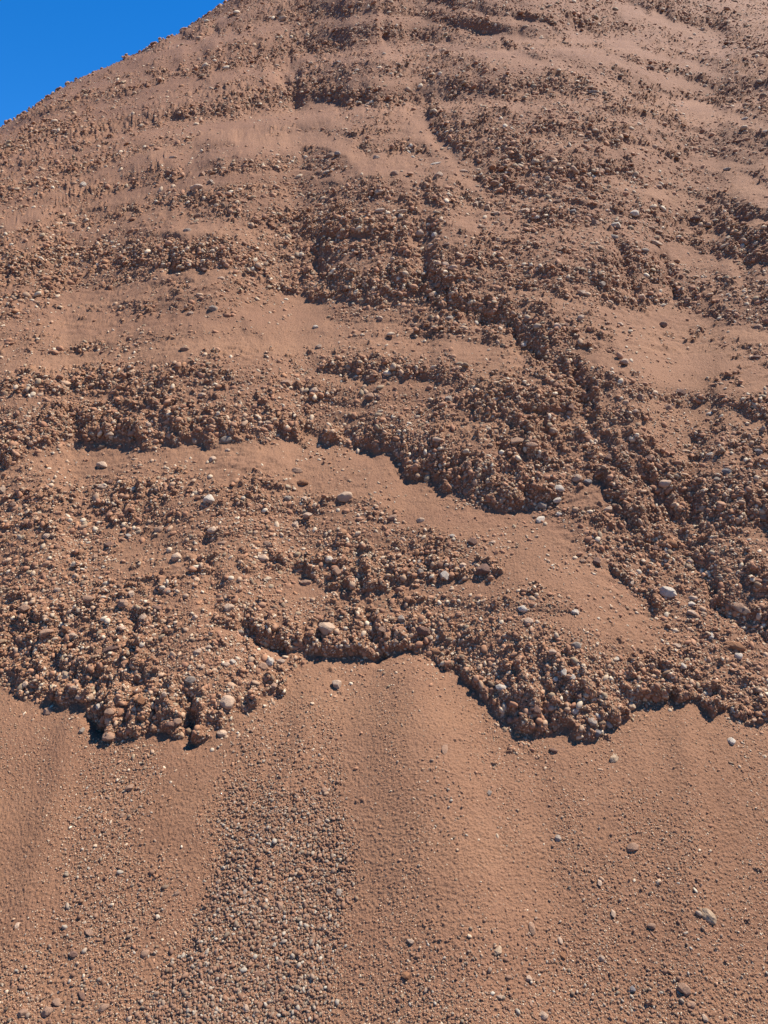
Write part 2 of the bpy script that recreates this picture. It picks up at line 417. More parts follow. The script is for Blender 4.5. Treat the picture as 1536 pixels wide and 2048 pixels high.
N0 = np.stack([np.sin(th) * .70, -np.cos(th) * .70, np.full(th.shape, .714)], -1)
P = P + N0 * lift[..., None]
u_, v_, dep = proj(P)
Tu = P[2:, 1:-1] - P[:-2, 1:-1]; Tv = P[1:-1, 2:] - P[1:-1, :-2]
NN = np.cross(Tv, Tu); NN /= np.linalg.norm(NN, axis=-1, keepdims=True) + 1e-9
NN = np.pad(NN, ((1, 1), (1, 1), (0, 0)), mode='edge')
NS = np.stack([blur(blur(NN[..., k], 3, 0), 3, 1) for k in range(3)], -1)
NS /= np.linalg.norm(NS, axis=-1, keepdims=True) + 1e-9

cid = np.where(h1 * .42 > h2 * .36, i1, i2) * .6 + i3 * .4
cover = sstep(0.0, 0.40, rockh)

def make_mesh(name, verts, faces, attrs, smooth=True):
    me = bpy.data.meshes.new(name)
    nf, k = faces.shape
    me.vertices.add(len(verts)); me.vertices.foreach_set("co", verts.astype(np.float32).ravel())
    me.loops.add(nf * k); me.loops.foreach_set("vertex_index", faces.astype(np.int32).ravel())
    me.polygons.add(nf); me.polygons.foreach_set("loop_start", (np.arange(nf) * k).astype(np.int32))
    me.polygons.foreach_set("use_smooth", np.full(nf, smooth))
    for an, arr in attrs.items():
        if arr.ndim == 1:
            at = me.attributes.new(an, 'FLOAT', 'POINT'); at.data.foreach_set("value", arr.astype(np.float32))
        else:
            at = me.attributes.new(an, 'FLOAT_COLOR', 'POINT'); at.data.foreach_set("color", arr.astype(np.float32).ravel())
    me.update(calc_edges=True)
    return me

# ------------------------------------------------------------------ materials
def N(nt, t, **kw):
    n = nt.nodes.new(t)
    for k, v in kw.items(): setattr(n, k, v)
    return n

def mathn(nt, op, a, b=None, clamp=False):
    n = N(nt, "ShaderNodeMath", operation=op, use_clamp=clamp)
    for i, q in enumerate((a, b)):
        if q is None: continue
        if isinstance(q, (int, float)): n.inputs[i].default_value = q
        else: nt.links.new(q, n.inputs[i])
    return n.outputs[0]

def mixc(nt, f, a, b, mode='MIX'):
    n = N(nt, "ShaderNodeMix", data_type='RGBA', blend_type=mode)
    for s_, q in ((0, f), (6, a), (7, b)):
        if isinstance(q, (int, float)): n.inputs[s_].default_value = q
        elif isinstance(q, tuple): n.inputs[s_].default_value = q if len(q) == 4 else q + (1,)
        else: nt.links.new(q, n.inputs[s_])
    return n.outputs[2]

def noise(nt, vec, scale, detail=4, rough=.6):
    n = N(nt, "ShaderNodeTexNoise"); n.inputs['Scale'].default_value = scale
    n.inputs['Detail'].default_value = detail; n.inputs['Roughness'].default_value = rough
    nt.links.new(vec, n.inputs['Vector']); return n.outputs['Fac']

def ramp(nt, fac, stops):
    n = N(nt, "ShaderNodeValToRGB"); e = n.color_ramp.elements
    while len(e) < len(stops): e.new(.5)
    for k, (p, c) in enumerate(stops): e[k].position = p; e[k].color = c + (1,)
    nt.links.new(fac, n.inputs[0]); return n.outputs[0]

def base_mat(name, rough=.92):
    m = bpy.data.materials.new(name); m.use_nodes = True; t = m.node_tree; t.nodes.clear()
    o = N(t, "ShaderNodeOutputMaterial"); b = N(t, "ShaderNodeBsdfPrincipled")
    b.inputs['Roughness'].default_value = rough
    b.inputs['Specular IOR Level'].default_value = .25
    t.links.new(b.outputs[0], o.inputs[0])
    return m, t, b

SANDC = (.250, .127, .070); SANDD = (.210, .104, .056); SANDL = (.33, .19, .12)
mg, t, b = base_mat("earth")
co = N(t, "ShaderNodeTexCoord").outputs['Object']
big = noise(t, co, 1.1, 3); mid = noise(t, co, 9, 4); fine = noise(t, co, 330, 3, .75); grit = noise(t, co, 120, 3, .7)
sc = mixc(t, ramp(t, mathn(t, 'ADD', mathn(t, 'MULTIPLY', big, .6), mathn(t, 'MULTIPLY', mid, .4)), [(.35, (0, 0, 0)), (.65, (1, 1, 1))]), SANDC, SANDD)
sc = mixc(t, mathn(t, 'MULTIPLY', ramp(t, fine, [(.5, (0, 0, 0)), (.72, (1, 1, 1))]), .6), sc, SANDL)
sc = mixc(t, mathn(t, 'MULTIPLY', ramp(t, fine, [(.30, (1, 1, 1)), (.46, (0, 0, 0))]), .5), sc, (.075, .038, .024))
sc = mixc(t, mathn(t, 'MULTIPLY', ramp(t, grit, [(.64, (0, 0, 0)), (.72, (1, 1, 1))]), .45), sc, (.33, .24, .18))
idn = N(t, "ShaderNodeAttribute", attribute_name="stone_id").outputs['Fac']
rkn = N(t, "ShaderNodeAttribute", attribute_name="bare_rock").outputs['Fac']
rc = ramp(t, idn, [(0, (.165, .084, .044)), (.3, (.25, .128, .066)), (.55, (.21, .108, .057)), (.75, (.28, .155, .085)), (.92, (.18, .115, .075)), (1, (.36, .26, .17))])
rc = mixc(t, mathn(t, 'MULTIPLY', noise(t, co, 60, 5, .7), 1.3, True), rc, SANDC)
rc = mixc(t, mathn(t, 'MULTIPLY', ramp(t, grit, [(.32, (1, 1, 1)), (.5, (0, 0, 0))]), .5), rc, (.055, .028, .019))  # crevice shade put into the rock colour, in the low spots of the grit
c = mixc(t, rkn, sc, rc)
# the colour turns darker and redder higher up the hill; thin beds differ a little from one another
sep = N(t, "ShaderNodeSeparateXYZ"); t.links.new(co, sep.inputs[0])
mr = N(t, "ShaderNodeMapRange"); t.links.new(sep.outputs[2], mr.inputs[0]); mr.inputs[1].default_value = 2.2; mr.inputs[2].default_value = 6.5
c = mixc(t, mathn(t, 'MULTIPLY', mathn(t, 'ADD', mr.outputs[0], mathn(t, 'MULTIPLY', mathn(t, 'SUBTRACT', big, .5), .8), True), .75), c, (.86, .81, .84), 'MULTIPLY')
cmb = N(t, "ShaderNodeCombineXYZ"); t.links.new(mathn(t, 'MULTIPLY', sep.outputs[2], 5.0), cmb.inputs[2]); t.links.new(mathn(t, 'MULTIPLY', sep.outputs[0], .35), cmb.inputs[0])
lay = noise(t, cmb.outputs[0], 1.0, 3, .6)
c = mixc(t, ramp(t, lay, [(.38, (1, 1, 1)), (.62, (0, 0, 0))]), c, (.88, .86, .88), 'MULTIPLY')
t.links.new(c, b.inputs['Base Color'])
bm1 = N(t, "ShaderNodeBump"); bm1.inputs['Strength'].default_value = .9; bm1.inputs['Distance'].default_value = .006
t.links.new(mathn(t, 'ADD', mathn(t, 'MULTIPLY', fine, .5), mathn(t, 'MULTIPLY', grit, .9)), bm1.inputs['Height'])
t.links.new(bm1.outputs[0], b.inputs['Normal'])
MAT_EARTH = mg

mp, t, b = base_mat("pebble", .85)
co = N(t, "ShaderNodeTexCoord").outputs['Object']
at = N(t, "ShaderNodeAttribute", attribute_name="tone").outputs['Color']
n1 = noise(t, co, 160, 4, .7)
c = mixc(t, mathn(t, 'MULTIPLY', ramp(t, n1, [(.35, (0, 0, 0)), (.7, (1, 1, 1))]), .55), at, SANDC)
t.links.new(c, b.inputs['Base Color'])
MAT_PEB = mp

ms, t, b = base_mat("stone", .8)
co = N(t, "ShaderNodeTexCoord").outputs['Object']
gp = N(t, "ShaderNodeNewGeometry")
oi = N(t, "ShaderNodeObjectInfo")
vadd = N(t, "ShaderNodeVectorMath", operation='ADD'); t.links.new(co, vadd.inputs[0]); t.links.new(oi.outputs['Location'], vadd.inputs[1])
q = vadd.outputs[0]
n1 = noise(t, q, 2.6, 6, .68); n2 = noise(t, q, 9, 5, .75); n3 = noise(t, q, 22, 3, .7)
c = mixc(t, ramp(t, n1, [(.38, (0, 0, 0)), (.66, (1, 1, 1))]), oi.outputs['Color'], (.60, .57, .55), 'MULTIPLY')
c = mixc(t, mathn(t, 'MULTIPLY', ramp(t, n1, [(.30, (0, 0, 0)), (.72, (1, 1, 1))]), .55), oi.outputs['Color'], c)
c = mixc(t, mathn(t, 'MULTIPLY', ramp(t, n3, [(.56, (0, 0, 0)), (.68, (1, 1, 1))]), .4), c, (.11, .065, .045))
c = mixc(t, mathn(t, 'MULTIPLY', ramp(t, n2, [(.46, (0, 0, 0)), (.62, (1, 1, 1))]), .4), c, SANDC)   # dust
t.links.new(c, b.inputs['Base Color'])
bmp = N(t, "ShaderNodeBump"); bmp.inputs['Strength'].default_value = .5; bmp.inputs['Distance'].default_value = .15
t.links.new(mathn(t, 'ADD', n2, mathn(t, 'MULTIPLY', n3, .5)), bmp.inputs['Height']); t.links.new(bmp.outputs[0], b.inputs['Normal'])
MAT_STONE = ms

def link(name, me, mat, **props):
    o = bpy.data.objects.new(name, me); COL.objects.link(o)
    if mat and not me.materials: me.materials.append(mat)
    for k, v in props.items(): o[k] = v
    return o

# ------------------------------------------------------------------ split the hill into its sand drifts and its bare conglomerate
vid = np.arange(nr * nc).reshape(nr, nc)
F = np.stack([vid[:-1, :-1], vid[:-1, 1:], vid[1:, 1:], vid[1:, :-1]], -1).reshape(-1, 4)
Rf = blur(blur(np.clip(Rm, 0, 1), 4, 0), 4, 1).ravel()
isand = Rf[F].mean(1) < 0.33
VP = P.reshape(-1, 3)
for nm, sel in (("sand", isand), ("rocky_hillside", ~isand)):
    Fs = F[sel]
    used = np.unique(Fs); remap = np.zeros(nr * nc, np.int64); remap[used] = np.arange(len(used))
    me = make_mesh(nm, VP[used], remap[Fs], {"stone_id": cid.ravel()[used], "bare_rock": cover.ravel()[used]})
    link(nm, me, MAT_EARTH, kind="structure")

# ground to the horizon, with the body of the hill all round (below the detailed face)
rr = np.concatenate([[0.01], np.geomspace(.3, 26, 110), np.geomspace(30, 1500, 22)])
aa = np.radians(np.linspace(0, 360, 241))
RR, AA = np.meshgrid(rr, aa, indexing='ij')
gx = AX + RR * np.sin(AA); gy = AY - RR * np.cos(AA)
gz = base_z(gx, gy)
taz = np.abs(np.arctan2(gx, gy)); dd = np.hypot(gx, gy)
inside = (1 - sstep(.78, .84, taz)) * sstep(.6, 1.1, dd) * (1 - sstep(24, 26, dd))
far = sstep(30, 80, RR)
gz = gz - .7 * inside * np.clip(gz * 2 + .5, .1, 1) + .12 * (fbm(gx / 2, gy / 2, 900, 4) - .5) * (1 - inside) * np.clip(gz, .1, 1) + far * 4 * (fbm(gx / 130, gy / 130, 905, 3) - .45)
gz = np.where(inside < .02, gz - .01, gz)
ids = np.arange(RR.size).reshape(RR.shape)
Fg = np.stack([ids[:-1, :-1], ids[:-1, 1:], ids[1:, 1:], ids[1:, :-1]], -1).reshape(-1, 4)[:, ::-1]
me = make_mesh("ground", np.stack([gx, gy, gz], -1).reshape(-1, 3), Fg, {"stone_id": np.full(RR.size, .4), "bare_rock": np.full(RR.size, .25)})
link("ground", me, MAT_EARTH, kind="structure")

# ------------------------------------------------------------------ nearest surface point for a bearing
BW, BH = 768 + 60, 1024 + 60
bi = np.floor(u_.ravel() / 2 + 30).astype(np.int64); bj = np.floor(v_.ravel() / 2 + 30).astype(np.int64)
ok = (bi >= 0) & (bi < BW) & (bj >= 0) & (bj < BH)
idx = np.nonzero(ok)[0]
idx = idx[np.argsort(-dep.ravel()[idx], kind='stable')]
SURF = np.full((BH, BW), -1, np.int64)
SURF[bj[idx], bi[idx]] = idx
for _ in range(6):
    hole = SURF < 0
    for dy, dx in ((0, 1), (0, -1), (1, 0), (-1, 0)):
        sh = np.roll(SURF, (dy, dx), (0, 1)); m = (SURF < 0) & (sh >= 0); m &= hole
        SURF[m] = sh[m]

def at(u, v):
    i = np.clip((np.asarray(u) / 2 + 30).astype(np.int64), 0, BW - 1); j = np.clip((np.asarray(v) / 2 + 30).astype(np.int64), 0, BH - 1)
    return SURF[j, i]

NSf = NS.reshape(-1, 3); DEPf = dep.ravel(); RMf = Rm.ravel(); CVf = cover.ravel()

# ------------------------------------------------------------------ loose gravel, pebbles and grit (beyond counting)
def ico(sub):
    p = (1 + 5 ** .5) / 2
    V = [(-1, p, 0), (1, p, 0), (-1, -p, 0), (1, -p, 0), (0, -1, p), (0, 1, p), (0, -1, -p), (0, 1, -p), (p, 0, -1), (p, 0, 1), (-p, 0, -1), (-p, 0, 1)]
    Fc = [(0, 11, 5), (0, 5, 1), (0, 1, 7), (0, 7, 10), (0, 10, 11), (1, 5, 9), (5, 11, 4), (11, 10, 2), (10, 7, 6), (7, 1, 8), (3, 9, 4), (3, 4, 2), (3, 2, 6), (3, 6, 8), (3, 8, 9), (4, 9, 5), (2, 4, 11), (6, 2, 10), (8, 6, 7), (9, 8, 1)]
    V = [np.array(q) / np.linalg.norm(q) for q in V]
    for _ in range(sub):
        cache = {}; F2 = []
        def mid(a, b):
            k = (min(a, b), max(a, b))
            if k not in cache:
                q = V[a] + V[b]; V.append(q / np.linalg.norm(q)); cache[k] = len(V) - 1
            return cache[k]
        for a, b_, c_ in Fc:
            x, y, z = mid(a, b_), mid(b_, c_), mid(c_, a)
            F2 += [(a, x, z), (b_, y, x), (c_, z, y), (x, y, z)]
        Fc = F2
    return np.array(V), np.array(Fc)

PAL = np.array([(.40, .20, .125), (.35, .17, .11), (.44, .24, .16), (.30, .15, .10), (.48, .32, .23), (.25, .17, .12), (.60, .46, .35), (.37, .28, .20), (.72, .60, .48), (.42, .21, .12)])
PAL = PAL * np.array([1.05, 1.03, .90])
PRB = np.array([.22, .13, .17, .07, .12, .06, .08, .05, .05, .05]); PRB /= PRB.sum()

def scatter(name, n, sub, dens, smin, smax, power, sink, label_cat, smooth=True, jag=.16, tall=.75, tone_k=.74, pale=1.0, tint=(1, 1, 1)):
    us = rng.uniform(-40, 1576, n * 6); vs = rng.uniform(-40, 2088, n * 6)
    ix = at(us, vs); good = ix >= 0
    us, vs, ix = us[good], vs[good], ix[good]
    w_ = dens(us, vs, ix)
    k = rng.random(len(us)) < w_
    us, vs, ix = us[k][:n], vs[k][:n], ix[k][:n]
    n = len(us)
    r = smin * ((smax / smin) ** (rng.random(n) ** power)) * .5
    r = r * np.interp(vs, [0, 500], [.8, 1.0])
    rad = r * DEPf[ix] / FPX
    V, Fc = ico(sub)
    nrm = NSf[ix]
    # random tilt frame around the surface normal
    jt = nrm + rng.normal(0, .28, (n, 3)); jt /= np.linalg.norm(jt, axis=1, keepdims=True)
    a_ = rng.normal(0, 1, (n, 3)); a_ -= (a_ * jt).sum(1, keepdims=True) * jt; a_ /= np.linalg.norm(a_, axis=1, keepdims=True)
    b_ = np.cross(jt, a_)
    el = rng.uniform(.95, 1.5, n); wd = rng.uniform(.65, 1.0, n); tl = rng.uniform(tall * .55, tall * 1.1, n)
    VV = V[None] * (1 + rng.uniform(-jag, jag, (n, len(V), 1)))
    W = (VV[..., 0:1] * (a_ * (rad * el)[:, None])[:, None] + VV[..., 1:2] * (b_ * (rad * wd)[:, None])[:, None] + VV[..., 2:3] * (jt * (rad * tl)[:, None])[:, None])
    cen = VP[ix] + nrm * (rad * sink)[:, None]
    W = W + cen[:, None]
    FF = Fc[None] + (np.arange(n) * len(V))[:, None, None]
    pr = PRB * np.where(np.isin(np.arange(len(PRB)), [4, 6, 8]), pale, 1.0); pr /= pr.sum()
    col = tone_k * PAL[rng.choice(len(PAL), n, p=pr)] * rng.uniform(.8, 1.15, (n, 1)) * np.array(tint)
    cc = np.concatenate([col, np.ones((n, 1))], 1)
    cc = np.repeat(cc, len(V), 0)
    me = make_mesh(name, W.reshape(-1, 3), FF.reshape(-1, 3), {"tone": cc}, smooth)
    link(name, me, MAT_PEB, kind="stuff", label=label_cat[0], category=label_cat[1])

FX = [q[0] for q in LEDGES[0][1]]; FY = [q[1] for q in LEDGES[0][1]]
def d_rock(us, vs, ix):
    r = np.maximum(RMf[ix], CVf[ix] * .9)
    return np.clip((r - .25) * .9 + .1 * (r > .3), 0.0, 1) * (vs < 1520)
def d_sprinkle(us, vs, ix):
    r = RMf[ix]
    cl = vnoise(us / 70, vs / 45, 801)
    return np.clip(.16 + .5 * r + .9 * (cl - .55), 0.06, 1) * np.where(vs > 1400, .15, 1) + .9 * np.exp(-np.clip(vs - np.interp(us, FX, FY) - 6, 0, 400) / 22) * (vs > np.interp(us, FX, FY)) * (vnoise(us / 30, vs / 30, 805) > .5)
def d_grav(us, vs, ix):
    return look(G, us, vs) ** 1.6 * np.clip((vs - 1380) / 220, .25, 1)
def d_gravbig(us, vs, ix):
    return look(G, us, vs) ** 2.2 * np.clip((vs - 1600) / 300, 0, 1)
def d_grit(us, vs, ix):
    st = fbm(us / 60, vs / 150, 811, 3)
    smooth = 1 - .8 * np.exp(-((us - np.interp(vs, [1300, 2050], [830, 1000])) / np.interp(vs, [1300, 2050], [120, 150])) ** 2) * (vs < 1980)
    return smooth * np.clip(.12 + 1.5 * (st - .5) + 1.1 * look(G, us, vs) + .25 * sstep(1650, 1950, vs), .04, 1) * (vs > 1250)

scatter("rubble", 34000, 1, d_rock, 3.4, 14, 3.6, .0, ("brown rounded pebbles bedded in the rough conglomerate ledges", "pebbles"))
scatter("rubble_chips", 90000, 0, d_rock, 2.2, 5, 1.2, .10, ("small brown stone chips crowding the rough ledges", "stone chips"), jag=.25)
scatter("pebbles", 34000, 1, d_sprinkle, 2.6, 9, 2.8, .0, ("small pebbles strewn over the sandy benches of the slope", "pebbles"), pale=2.2)
scatter("gravel", 14000, 1, d_gravbig, 4.4, 11, 2.4, .30, ("loose reddish gravel in the streak down the near sand fan", "gravel"), tall=.8, tone_k=.50, tint=(.92, .98, 1.08))
scatter("fine_gravel", 33000, 1, d_grav, 3, 6.5, 1.5, .25, ("fine loose gravel spread through the near sand", "gravel"), tall=.8, tone_k=.50, tint=(.92, .98, 1.08))
scatter("grit", 85000, 0, d_grit, 1.8, 3.8, 1.5, .0, ("coarse grit over the near sand fan", "grit"), jag=.25)

# ------------------------------------------------------------------ single stones
TONES = {'w': ((.88, .74, .58), 'whitish'), 'p': ((.78, .54, .37), 'pale'), 't': ((.52, .31, .20), 'tan'), 'g': ((.50, .40, .31), 'grey'),
         'o': ((.50, .23, .11), 'orange'), 'b': ((.27, .15, .11), 'dark brown'), 's': ((.31, .29, .28), 'slate grey'), 'y': ((.74, .52, .33), 'yellowish')}
STONES = """
108 263 13 9 p 0;30 273 8 6 w 0;208 296 14 8 g 0;345 315 17 7 p 0;205 328 24 8 t 0;165 370 16 14 w 0;405 348 14 12 t 0;425 346 14 9 o 0;393 377 26 14 p 0;420 365 14 8 g 0;350 417 9 9 p 0
50 434 12 7 g 0;374 460 17 9 g 0;461 454 13 8 p 0;208 473 12 8 p 0;209 500 16 6 p 0;275 233 16 4 p 0;395 430 16 9 t 10;287 371 11 5 g 0
520 168 12 8 p 0;583 57 8 5 g 0;745 113 14 5 w 0;672 125 18 6 s 0;649 203 11 6 p 0;821 293 11 11 w 0;873 326 22 5 w 0;660 312 20 14 t 0;675 307 14 9 g 0;724 308 13 8 p 0
754 314 16 9 p 0;788 349 18 14 t 0;877 350 20 14 p 0;652 345 17 9 g 0;718 362 12 8 p 0;757 385 18 10 p 0;762 421 21 9 p 0;802 423 22 8 p 5;838 466 19 16 p 0;866 471 12 12 w 0;861 492 13 10 p 0
856 452 19 9 g 0;952 408 12 12 p 0;974 414 12 11 p 0;990 427 20 8 p 0;926 343 18 7 p 0;984 335 14 14 o 0;989 366 18 10 t 0;601 436 13 8 p 0;657 444 14 9 t 0;963 455 20 9 t 0;890 490 18 9 b 0
1031 57 14 4 p 0;1127 82 13 7 w 0;1075 125 13 7 w 0;1224 107 13 5 p 0;1184 184 20 8 g 0;1171 202 17 7 s 0;1214 205 12 7 p 0;1226 220 19 5 p 10;1254 228 17 9 w 0;1301 136 18 11 b 0;1489 238 14 8 w 0
1390 281 13 9 t 0;1353 239 14 9 b 0;1243 342 13 8 p 0;1202 345 18 13 t 0;1318 372 14 8 p 0;1455 339 17 7 g 0;1470 358 20 10 b 0;1384 389 14 6 p 0;1268 428 19 14 w 0;1189 447 19 15 t 40;1233 451 22 13 w 0
1147 424 16 13 s 0;1112 404 18 8 b 0;1136 402 12 7 p -20;1048 420 26 9 p -5;1071 436 20 7 w 0;1087 453 14 7 w 0;1030 443 13 8 p 0;1227 475 25 12 g -15;1304 456 18 8 t 0;1318 464 18 7 t 0;1313 486 26 10 p 0
1290 500 18 9 g 0;1455 477 16 8 g 0;1490 304 12 5 w 0;1524 398 16 6 w -15;1391 436 20 11 b 0
426 616 20 16 g 0;378 627 15 8 p 0;368 699 21 12 t 5;416 728 12 7 w 0;413 748 9 9 w 0;265 604 12 8 p 0;322 525 11 6 p 0;443 556 18 9 p 0;408 540 15 10 b 0;475 565 16 9 o 10;403 790 17 10 p 0
278 676 12 8 t 20;176 674 10 8 t 0;137 870 16 9 p 0;222 869 15 9 p 0;264 866 24 9 t 20;295 848 14 8 p 0;340 872 14 9 p 0;452 881 27 16 g 15;454 901 12 9 p 0;424 919 15 15 p 0;205 930 29 14 p -15
202 975 28 11 p 5;418 1000 22 20 w 0;62 886 14 12 t 0;25 1010 18 12 t 0;218 964 14 10 b 0;5 978 16 12 p 0
628 782 22 15 p 5;572 766 25 12 t 0;740 795 20 15 t 0;757 797 11 10 b 0;637 694 16 12 p 0;630 655 12 9 w -20;898 637 19 13 g 0;879 640 14 5 t 15;761 636 14 10 p -30;897 799 20 13 g 0;600 584 13 7 w 0
875 878 20 10 p -10;867 905 10 8 w 0;818 913 15 7 p 0;592 942 26 12 t 0;605 964 24 13 o 0;689 995 32 24 p 5;715 986 11 8 w 0;608 996 14 10 p 0;575 997 15 10 g 0;829 966 7 6 w 0;909 983 13 7 w 0
890 530 17 12 p 0;905 537 20 13 p 0;786 562 12 8 w 0;692 577 14 12 t 0;862 590 14 12 t 0
1112 655 17 18 p 0;1131 650 14 11 b 0;1161 636 13 15 p 0;1165 586 23 10 p -10;1206 571 15 14 g 0;1283 593 15 11 p 0;1324 648 16 15 t -30;1241 649 13 10 p 0;1047 690 12 9 w 0;1377 599 17 9 t 0
1249 726 16 13 p 0;1358 786 23 15 b 0;1281 795 17 15 t 0;1335 815 16 14 t 40;1268 822 16 9 p 0;1419 827 14 9 w 0;1458 770 10 9 w 0;1217 917 17 17 b 0;1138 815 20 15 b 0;1063 890 26 11 t -5;1035 885 36 8 t 8
1418 908 18 9 w 0;1333 966 24 15 p 5;1296 919 16 14 b 0;1174 964 20 13 s -20;1152 957 20 17 p 30;1116 976 24 16 w -10;1112 1000 18 11 w 20;1160 939 13 7 w 20;1224 985 11 7 w 0;1217 1019 20 12 p 0;1084 1010 22 13 g -15
1454 943 20 16 s 0;1434 958 13 10 g 0;1514 903 17 13 s 0;1462 905 11 7 p 0;1525 858 9 17 g 0;1510 715 25 11 b 0;1515 655 18 14 t 0
317 1060 20 16 t 30;425 1061 22 14 p 10;256 1071 15 8 w 0;92 1072 15 12 p 0;219 1090 20 13 b 0;188 1115 16 12 t 30;353 1115 19 18 p -40;445 1087 22 10 t 0;150 1152 15 9 p 0;114 1180 17 10 p 0;176 1198 24 13 t -5
48 1217 24 15 t 10;245 1206 24 16 t 0;335 1182 20 11 g 0;262 1186 18 11 p -40;303 1197 10 8 w 0;314 1217 28 13 b -20;245 1256 17 10 p 0;458 1216 22 17 p 25;391 1236 12 12 p 50;285 1236 18 13 p 20;92 1266 28 14 t 15
131 1258 20 14 o 0;145 1271 18 9 p 0;220 1300 36 13 b 20;406 1284 13 8 w 20;419 1295 14 9 p 0;395 1303 19 13 p 0;480 1265 13 16 g 0;485 1300 12 9 p 30;451 1329 20 12 p -25;465 1322 13 10 w 0;404 1335 12 14 p 0
135 1354 23 24 y 40;148 1374 18 7 p -5;188 1340 10 8 w 0;378 1362 27 16 g 10;51 1368 14 12 p 20;158 1395 18 10 p 0;95 1423 22 14 t 10;281 1399 18 15 o 0;326 1388 14 10 p -40;220 1424 20 14 t 0;197 1412 12 12 w 40
455 1405 30 26 p 20;443 1466 22 17 p 0;355 1442 18 15 t 40;338 1448 20 14 b 0;216 1475 24 18 t 0;162 1462 13 16 g 0
614 1031 20 12 p 10;590 1048 17 15 p 0;537 1089 26 10 t -20;529 1116 22 15 p 0;656 1118 18 13 w 0;610 1165 25 15 t 10;585 1170 11 9 w 0;672 1145 18 20 t 0;784 1034 20 11 t 20;840 1040 17 13 p 0;902 1072 14 8 w 0
943 1084 22 18 b 0;985 1085 16 8 p 0;908 1098 10 9 s 0;841 1147 14 19 g 20;888 1151 20 15 w -5;925 1130 16 11 p 0;968 1142 34 26 b 0;741 1222 12 7 w 0;650 1255 36 25 p -18;803 1236 15 13 g 20;765 1259 22 12 t 0
845 1260 34 15 b -10;870 1302 32 13 o -5;539 1322 20 15 w -20;561 1322 18 10 p 0;523 1335 24 17 t 0;602 1345 11 8 w 0;674 1370 19 22 p 60;1003 1374 26 18 w 0;1020 1440 14 16 t -40;667 1200 18 9 o 0;546 1372 14 12 t 0
1081 1040 25 14 w 40;1117 1029 14 9 w -20;1344 1087 27 16 o -25;1308 1097 18 16 b 0;1379 1122 13 10 p 0;1378 1132 12 10 y 0;1333 1184 38 20 w -5;1387 1196 22 9 p -8;1383 1209 16 11 w 0;1382 1227 21 11 p -20
1262 1167 14 12 p -20;1192 1125 17 17 b 0;1164 1122 14 9 t 0;1047 1217 20 14 w -5;1057 1243 20 15 p -15;1150 1225 17 10 w 0;1150 1292 17 22 g 35;1104 1304 16 11 p 0;1201 1300 10 10 t 0;1233 1319 18 9 w 15;1127 1345 15 14 w 0
1143 1354 17 13 w 10;1070 1345 14 7 w 0;1110 1359 13 9 w 20;1150 1422 19 20 w -40;1195 1430 19 13 w -50;1193 1466 15 17 s -20;1183 1442 20 14 g -30;1214 1448 18 12 g -15;1263 1412 16 15 y 0;1157 1391 16 14 b 0
1070 1420 18 18 b 0;1102 1417 14 10 p 0;1422 1272 15 15 w 0;1470 1293 38 18 o -18;1476 1312 15 14 w 0;1366 1331 14 10 w -50;1353 1292 20 10 p -10;1480 1216 44 12 t -18;1463 1482 16 15 w 0;1227 1519 24 13 y 45;1212 1527 13 8 w 80;1106 1500 18 10 b -10
1061 1470 11 9 p 0;1525 1035 30 12 t -5;258 1577 18 13 t 40;245 1631 13 9 t 70;195 1759 12 8 p 15;352 1786 16 8 t 30;34 1851 15 8 p 60;178 1864 24 9 t -15;290 1906 18 13 t 20;95 2020 23 18 t 35;112 2005 20 14 t -30
45 2025 20 16 t 0;207 2015 24 14 t 35;256 2036 12 9 p 60;163 1990 22 10 b -60;490 2015 16 11 p -60;145 1910 22 12 b 0;437 1790 26 8 b 85;489 1785 14 8 g 70
548 1661 18 11 t -5;636 1645 19 14 t 30;648 1580 14 12 t 20;668 1729 13 8 w 70;688 1765 9 9 p 0;678 1785 16 12 g -60;675 1766 16 10 t 40;819 1668 12 8 w 85;872 1645 10 8 s 80;978 1584 14 8 g 80;820 1882 18 9 p -35
810 1950 16 14 o 40;996 1903 20 18 y 0;1000 1994 16 8 p -25;760 1972 11 5 t -20;558 1925 18 13 t -50;627 1872 18 8 t 80;560 1810 20 14 t 80
1115 1676 14 13 g 0;1265 1697 27 17 t 25;1246 1543 9 5 w 10;1198 1766 14 9 p -60;1226 1827 17 9 p -65;1302 1850 17 10 t 0;1415 1830 36 20 y -35;1063 1855 30 12 t -75;1118 1880 16 9 p -65;1124 1911 14 12 o 0
1203 1914 13 12 p 20;1056 1957 14 11 p -10;1087 2030 18 15 p 20;1366 1978 28 20 t -20;1382 2008 14 12 t 0;1409 2034 18 11 p -75;1264 1979 12 11 s 0;889 1498 28 7 t 80
"""
def stone_mesh(seed, angular):
    r = np.random.default_rng(seed)
    V, Fc = ico(3)
    d = np.zeros(len(V))
    for k in range(5):                       # soft lobes
        c_ = r.normal(size=3); c_ /= np.linalg.norm(c_)
        d += r.uniform(-.16, .18) * np.exp(-((1 - V @ c_) * r.uniform(1.5, 4)))
    W = V * (1 + d)[:, None]
    for k in range(12 if angular else 8):    # worn or broken facets
        c_ = r.normal(size=3); c_ /= np.linalg.norm(c_)
        lim = r.uniform(.55, .82) if angular else r.uniform(.70, .90)
        over = np.clip(W @ c_ - lim, 0, None)
        W = W - over[:, None] * c_[None] * (.95 if angular else .8)
    W += V * (fbm(V[:, 0] * 3 + seed, V[:, 1] * 3 + V[:, 2] * 2.3, seed, 3)[:, None] - .5) * (.10 if angular else .06)
    W /= np.abs(W).max(0)
    me = make_mesh("stone", W, Fc, {}, True)
    me.materials.append(MAT_STONE)
    return me
ROUND = [stone_mesh(40 + k, False) for k in range(8)]
ANG = [stone_mesh(80 + k, True) for k in range(8)]
items = []
